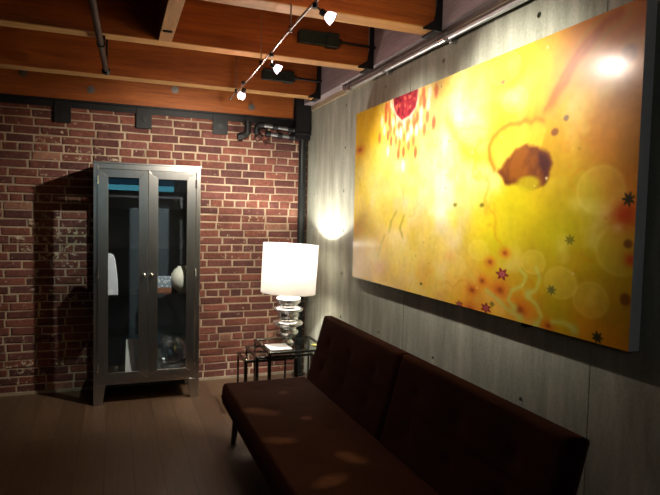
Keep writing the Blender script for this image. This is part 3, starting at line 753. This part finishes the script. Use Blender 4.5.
def painting_colours(nu, nv):
    u, v = np.meshgrid(np.linspace(0, 1, nu+1), np.linspace(0, 1, nv+1), indexing='ij')
    A = 2.0
    def noise(scale, seed, oct=4):
        r = np.random.default_rng(seed); out = np.zeros_like(u); amp = 1.; tot = 0
        for o in range(oct):
            n = int(scale*2**o)+2; g = r.random((int(n*A)+2, n+2))
            a = u*(n*A-1e-6); b = v*(n-1e-6); i = a.astype(int); j = b.astype(int); fa = a-i; fb = b-j
            fa = fa*fa*(3-2*fa); fb = fb*fb*(3-2*fb)
            out += amp*(g[i,j]*(1-fa)*(1-fb)+g[i+1,j]*fa*(1-fb)+g[i,j+1]*(1-fa)*fb+g[i+1,j+1]*fa*fb); tot += amp; amp *= .5
        return out/tot
    wu = u + (noise(3, 1)-.5)*.08; wv = v + (noise(3, 2)-.5)*.12
    num = np.zeros(u.shape+(3,)); den = np.zeros(u.shape)
    for (a, b), c in BASE:
        w = 1/(((wu-a)*A)**2+(wv-b)**2+.004)**1.6
        num += w[..., None]*np.array(c); den += w
    C = num/den[..., None]
    C *= (1+(noise(5, 3)-.5)*.26)[..., None]
    vein = np.abs(noise(4, 21, 5)-.5); vm = np.clip(1-vein/.035, 0, 1)*np.clip((noise(3, 22)-.42)*4, 0, 1)
    C = C*(1-.35*vm[..., None]) + np.array((214, 134, 24.))*.35*vm[..., None]
    pale = np.clip((noise(6, 23)-.58)*5, 0, 1)[..., None]*.4; C = C*(1-pale)+np.array((250, 236, 150.))*pale
    C[..., 2] *= 1+(noise(9, 5)-.5)*.8
    def lay(mask, col, k=1.):
        nonlocal C
        m = np.clip(mask*k, 0, 1)[..., None]; C = C*(1-m) + np.array(col, float)*m
    def soft(d, w): return np.clip(.5-d/w, 0, 1)
    def poly(P):
        P = np.array(P); dmin = np.full(u.shape, 9.); ins = np.zeros(u.shape, bool)
        for (a0, b0), (a1, b1) in zip(P, np.roll(P, -1, 0)):
            du, dv = (a1-a0)*A, b1-b0; t = np.clip((((u-a0)*A)*du+(v-b0)*dv)/(du*du+dv*dv+1e-12), 0, 1)
            dmin = np.minimum(dmin, np.hypot((u-a0)*A-t*du, v-b0-t*dv))
            c = ((b0 > v) != (b1 > v)) & (u < (a1-a0)*(v-b0)/(b1-b0+1e-12)+a0); ins ^= c
        return np.where(ins, -dmin, dmin)
    def line(P):
        dmin = np.full(u.shape, 9.)
        for (a0, b0), (a1, b1) in zip(P, P[1:]):
            du, dv = (a1-a0)*A, b1-b0; t = np.clip((((u-a0)*A)*du+(v-b0)*dv)/(du*du+dv*dv+1e-12), 0, 1)
            dmin = np.minimum(dmin, np.hypot((u-a0)*A-t*du, v-b0-t*dv))
        return dmin
    # sweeping streak from the cup to the top corner
    ds = line(STREAK)+ (noise(8, 7)-.5)*.05
    lay(np.exp(-(ds/.06)**2), (226, 146, 26), .6); lay(np.exp(-(ds/.018)**2), (190, 92, 14), .8); lay(np.exp(-((ds-.03)/.008)**2), (196, 150, 70), .4)
    lay(np.exp(-(line(SWOOP)/.03)**2), (238, 176, 20), .5)
    # bubbles
    for (a, b), ru, rv in BUB:
        r = np.hypot((u-a)/ru, (v-b)/rv)
        lay(soft(r-1, .12), (250, 226, 110), .26); lay(np.exp(-((r-1)/.08)**2), (252, 236, 140), .16)
    # cup and dark heart
    d = poly(CUP); lay(soft(d, .012), (236, 196, 56), .65); lay(np.exp(-(line(STREAK2)/.008)**2), (214, 110, 20), .7)
    lay(np.exp(-(line(STREAK2)/.022)**2), (226, 130, 24), .4)
    d = poly(BLOB)+(noise(14, 9)-.5)*.03; n = noise(12, 11)
    lay(soft(d, .016), (112, 58, 22)); lay(soft(d, .016)*np.clip((n-.5)*5, 0, 1), (146, 84, 20), .9); lay(soft(d+.01, .02)*np.clip((.46-n)*6, 0, 1), (66, 26, 28), .9)
    lay(soft(np.hypot((u-.775)/.03, (v-.50)/.028)-1, .5), (190, 178, 20), .8)
    # red half flower hanging from the top edge with drips and rays
    for k in range(15):
        a = math.pi*(1.0+(k+.5)/15); L = .055+.07*((k*7) % 5)/4
        cu, cv = .308, .99
        for q in range(4):
            r = .10+L*q/3*1.3
            pu, pv = cu+r*math.cos(a)/A*1.25, cv+r*math.sin(a)*1.35
            col = ((206, 74, 50), (250, 244, 236), (222, 104, 60))[(k+q) % 3]
            lay(soft(np.hypot((u-pu)*A/.017, (v-pv)/.030)-1, .8), col, .75)
    lay(np.exp(-(np.hypot((u-.308)*A, (v-.99))/.19)**4), (252, 214, 120), .25)
    d = poly(RED); lay(soft(d-.016, .016), (236, 196, 178), .7); lay(soft(d, .010), (150, 34, 50)); n = noise(40, 13, 2)
    lay(soft(d+.01, .01)*np.clip((n-.58)*9, 0, 1), (226, 112, 84), .8); lay(soft(d+.012, .01)*np.clip((.42-n)*9, 0, 1), (96, 8, 30), .8)
    # flowers, stars, dots
    cols = {'o': (222, 104, 20), 'R': (206, 56, 14), 'w': (240, 190, 120), 's': (240, 150, 80)}
    for (a, b), ru, rv, k in FLOW:
        r = np.hypot((u-a)/ru, (v-b)/rv)
        lay(np.exp(-r**2*.9), cols[k], .8 if k in 'oRw' else .35)
        if k == 'o': lay(np.exp(-(r*2.6)**2), (120, 40, 18), .6)
    sc_ = {'r': (128, 18, 40), 'g': (92, 92, 14), 'd': (44, 44, 18), 'b': (74, 78, 50), 'm': (110, 56, 20), 'p': (104, 84, 74)}
    for (a, b), ru, rv, k in STARS:
        x, y = (u-a)/ru, (v-b)/rv; r = np.hypot(x, y); th = np.arctan2(y, x)
        if k in 'mp': lay(soft(r-.9, .5), sc_[k], .75); continue
        spikes = 6 if k == 'r' else 7
        edge = .52+.48*np.abs(np.cos(th*spikes/2+a*40))**2.2
        lay(soft(r-edge, .22), sc_[k], .95 if k in 'rd' else .7)
        if k == 'r':
            lay(soft(r-.38, .2), (226, 150, 150), .7); lay(soft(r-.16, .15), (150, 20, 60), .9)
    for P in SWIRLS:
        lay(np.exp(-(line(P)/.009)**2), (206, 206, 96), .75)
        lay(soft(np.hypot((u-P[-1][0])*A, v-P[-1][1])-.02, .02), (206, 206, 96), .6)
    for P in SCRIB: lay(np.exp(-((line(P)+(noise(20, 15)-.5)*.02)/.010)**2), (176, 160, 50), .6)
    rr_ = np.random.default_rng(8)
    for k in range(70):
        a, b = rr_.random(), rr_.random(); s = rr_.uniform(.002, .0055)
        lay(soft(np.hypot((u-a)*A, v-b)/s-1, .6), ((252, 240, 190), (214, 140, 40), (150, 120, 30))[k % 3], .7)
    C = np.clip(C, 0, 255)/255
    return np.where(C <= .04045, C/12.92, ((C+.055)/1.055)**2.4)
def painting():
    t = thing('painting', 'large unframed yellow and orange abstract painting hung on the concrete wall', 'painting', (-.03, (PY1+PY2)/2, PZ1))
    nu, nv = 560, 280
    Cc = painting_colours(nu, nv)
    uu, vv = np.meshgrid(np.linspace(0, 1, nu+1), np.linspace(0, 1, nv+1), indexing='ij')
    P = np.stack([np.full(uu.shape, -PT), PY1+(PY2-PY1)*uu, PZ1+(PZ2-PZ1)*vv], -1).reshape(-1, 3)
    idx = np.arange((nu+1)*(nv+1)).reshape(nu+1, nv+1)
    Fq = np.stack([idx[:-1,:-1], idx[:-1,1:], idx[1:,1:], idx[1:,:-1]], -1).reshape(-1, 4)
    me = bpy.data.meshes.new('picture'); me.from_pydata(P.tolist(), [], Fq[:, ::-1].tolist())
    a = me.color_attributes.new('pigment', 'FLOAT_COLOR', 'POINT')
    a.data.foreach_set('color', np.concatenate([Cc.reshape(-1, 3), np.ones((P.shape[0], 1))], 1).astype(np.float32).ravel())
    b = N('varnished_paint'); at = b.add('Attribute', attribute_name='pigment'); tc = b.add('TexCoord')
    nz = b.add('TexNoise', {'Vector': (tc, 'Object'), 'Scale': 30., 'Detail': 5.})
    n2 = b.add('TexNoise', {'Vector': (tc, 'Object'), 'Scale': 9., 'Detail': 5.})
    c = b.mix(.35, (at, 'Color'), b.ramp((nz, 'Fac'), [(.3, (.8,.8,.8)), (.7, (1.12,1.12,1.12))]), 'MULTIPLY')
    bp = b.add('Bump', {'Height': (n2, 'Fac'), 'Strength': .08, 'Distance': .004})
    m = b.end(b.add('BsdfPrincipled', {'Base Color': c, 'Roughness': .42, 'Specular IOR Level': .3, 'Coat Weight': .7, 'Coat Roughness': .2, 'Coat Normal': bp}))
    pic = link('picture', me, m, t)
    e = .0006
    box('canvas_edge', -PT+e, -.022, PY2, PY1, PZ1, PZ2, principled('canvas_edge', (.74,.72,.74), .7, var=.08, scale=20), t)['label'] = 'plain grey edge'
    for y, z in ((-1.75, PZ2-.12), (-3.2, PZ2-.12), (-1.75, PZ1+.10), (-3.2, PZ1+.10)):
        box('wall_cleat', -.0215, -.0005, y-.05, y+.05, z-.02, z+.02, M_black, t)
    box('bracket', -.045, -.0005, -3.140, -3.115, PZ1-.022, PZ1-.001, M_black, t)
    box('clip', -.060, -.035, PY1+.0005, PY1+.006, 2.095, 2.13, M_black, t)
    base(t)
painting()

# ------------------------------------------------------------------ world and colour management
w = bpy.data.worlds.new('world'); sc.world = w; w.use_nodes = True
w.node_tree.nodes['Background'].inputs[0].default_value = (.02, .03, .045, 1)
w.node_tree.nodes['Background'].inputs[1].default_value = .3
sc.view_settings.view_transform = 'Standard'; sc.view_settings.look = 'None'
sc.view_settings.exposure = 0.0; sc.view_settings.gamma = 1; sc.view_settings.use_curve_mapping = False
sc.cycles.max_bounces = 10; sc.cycles.transparent_max_bounces = 16
sc.cycles.caustics_reflective = False; sc.cycles.caustics_refractive = False
sc.cycles.sample_clamp_indirect = 6
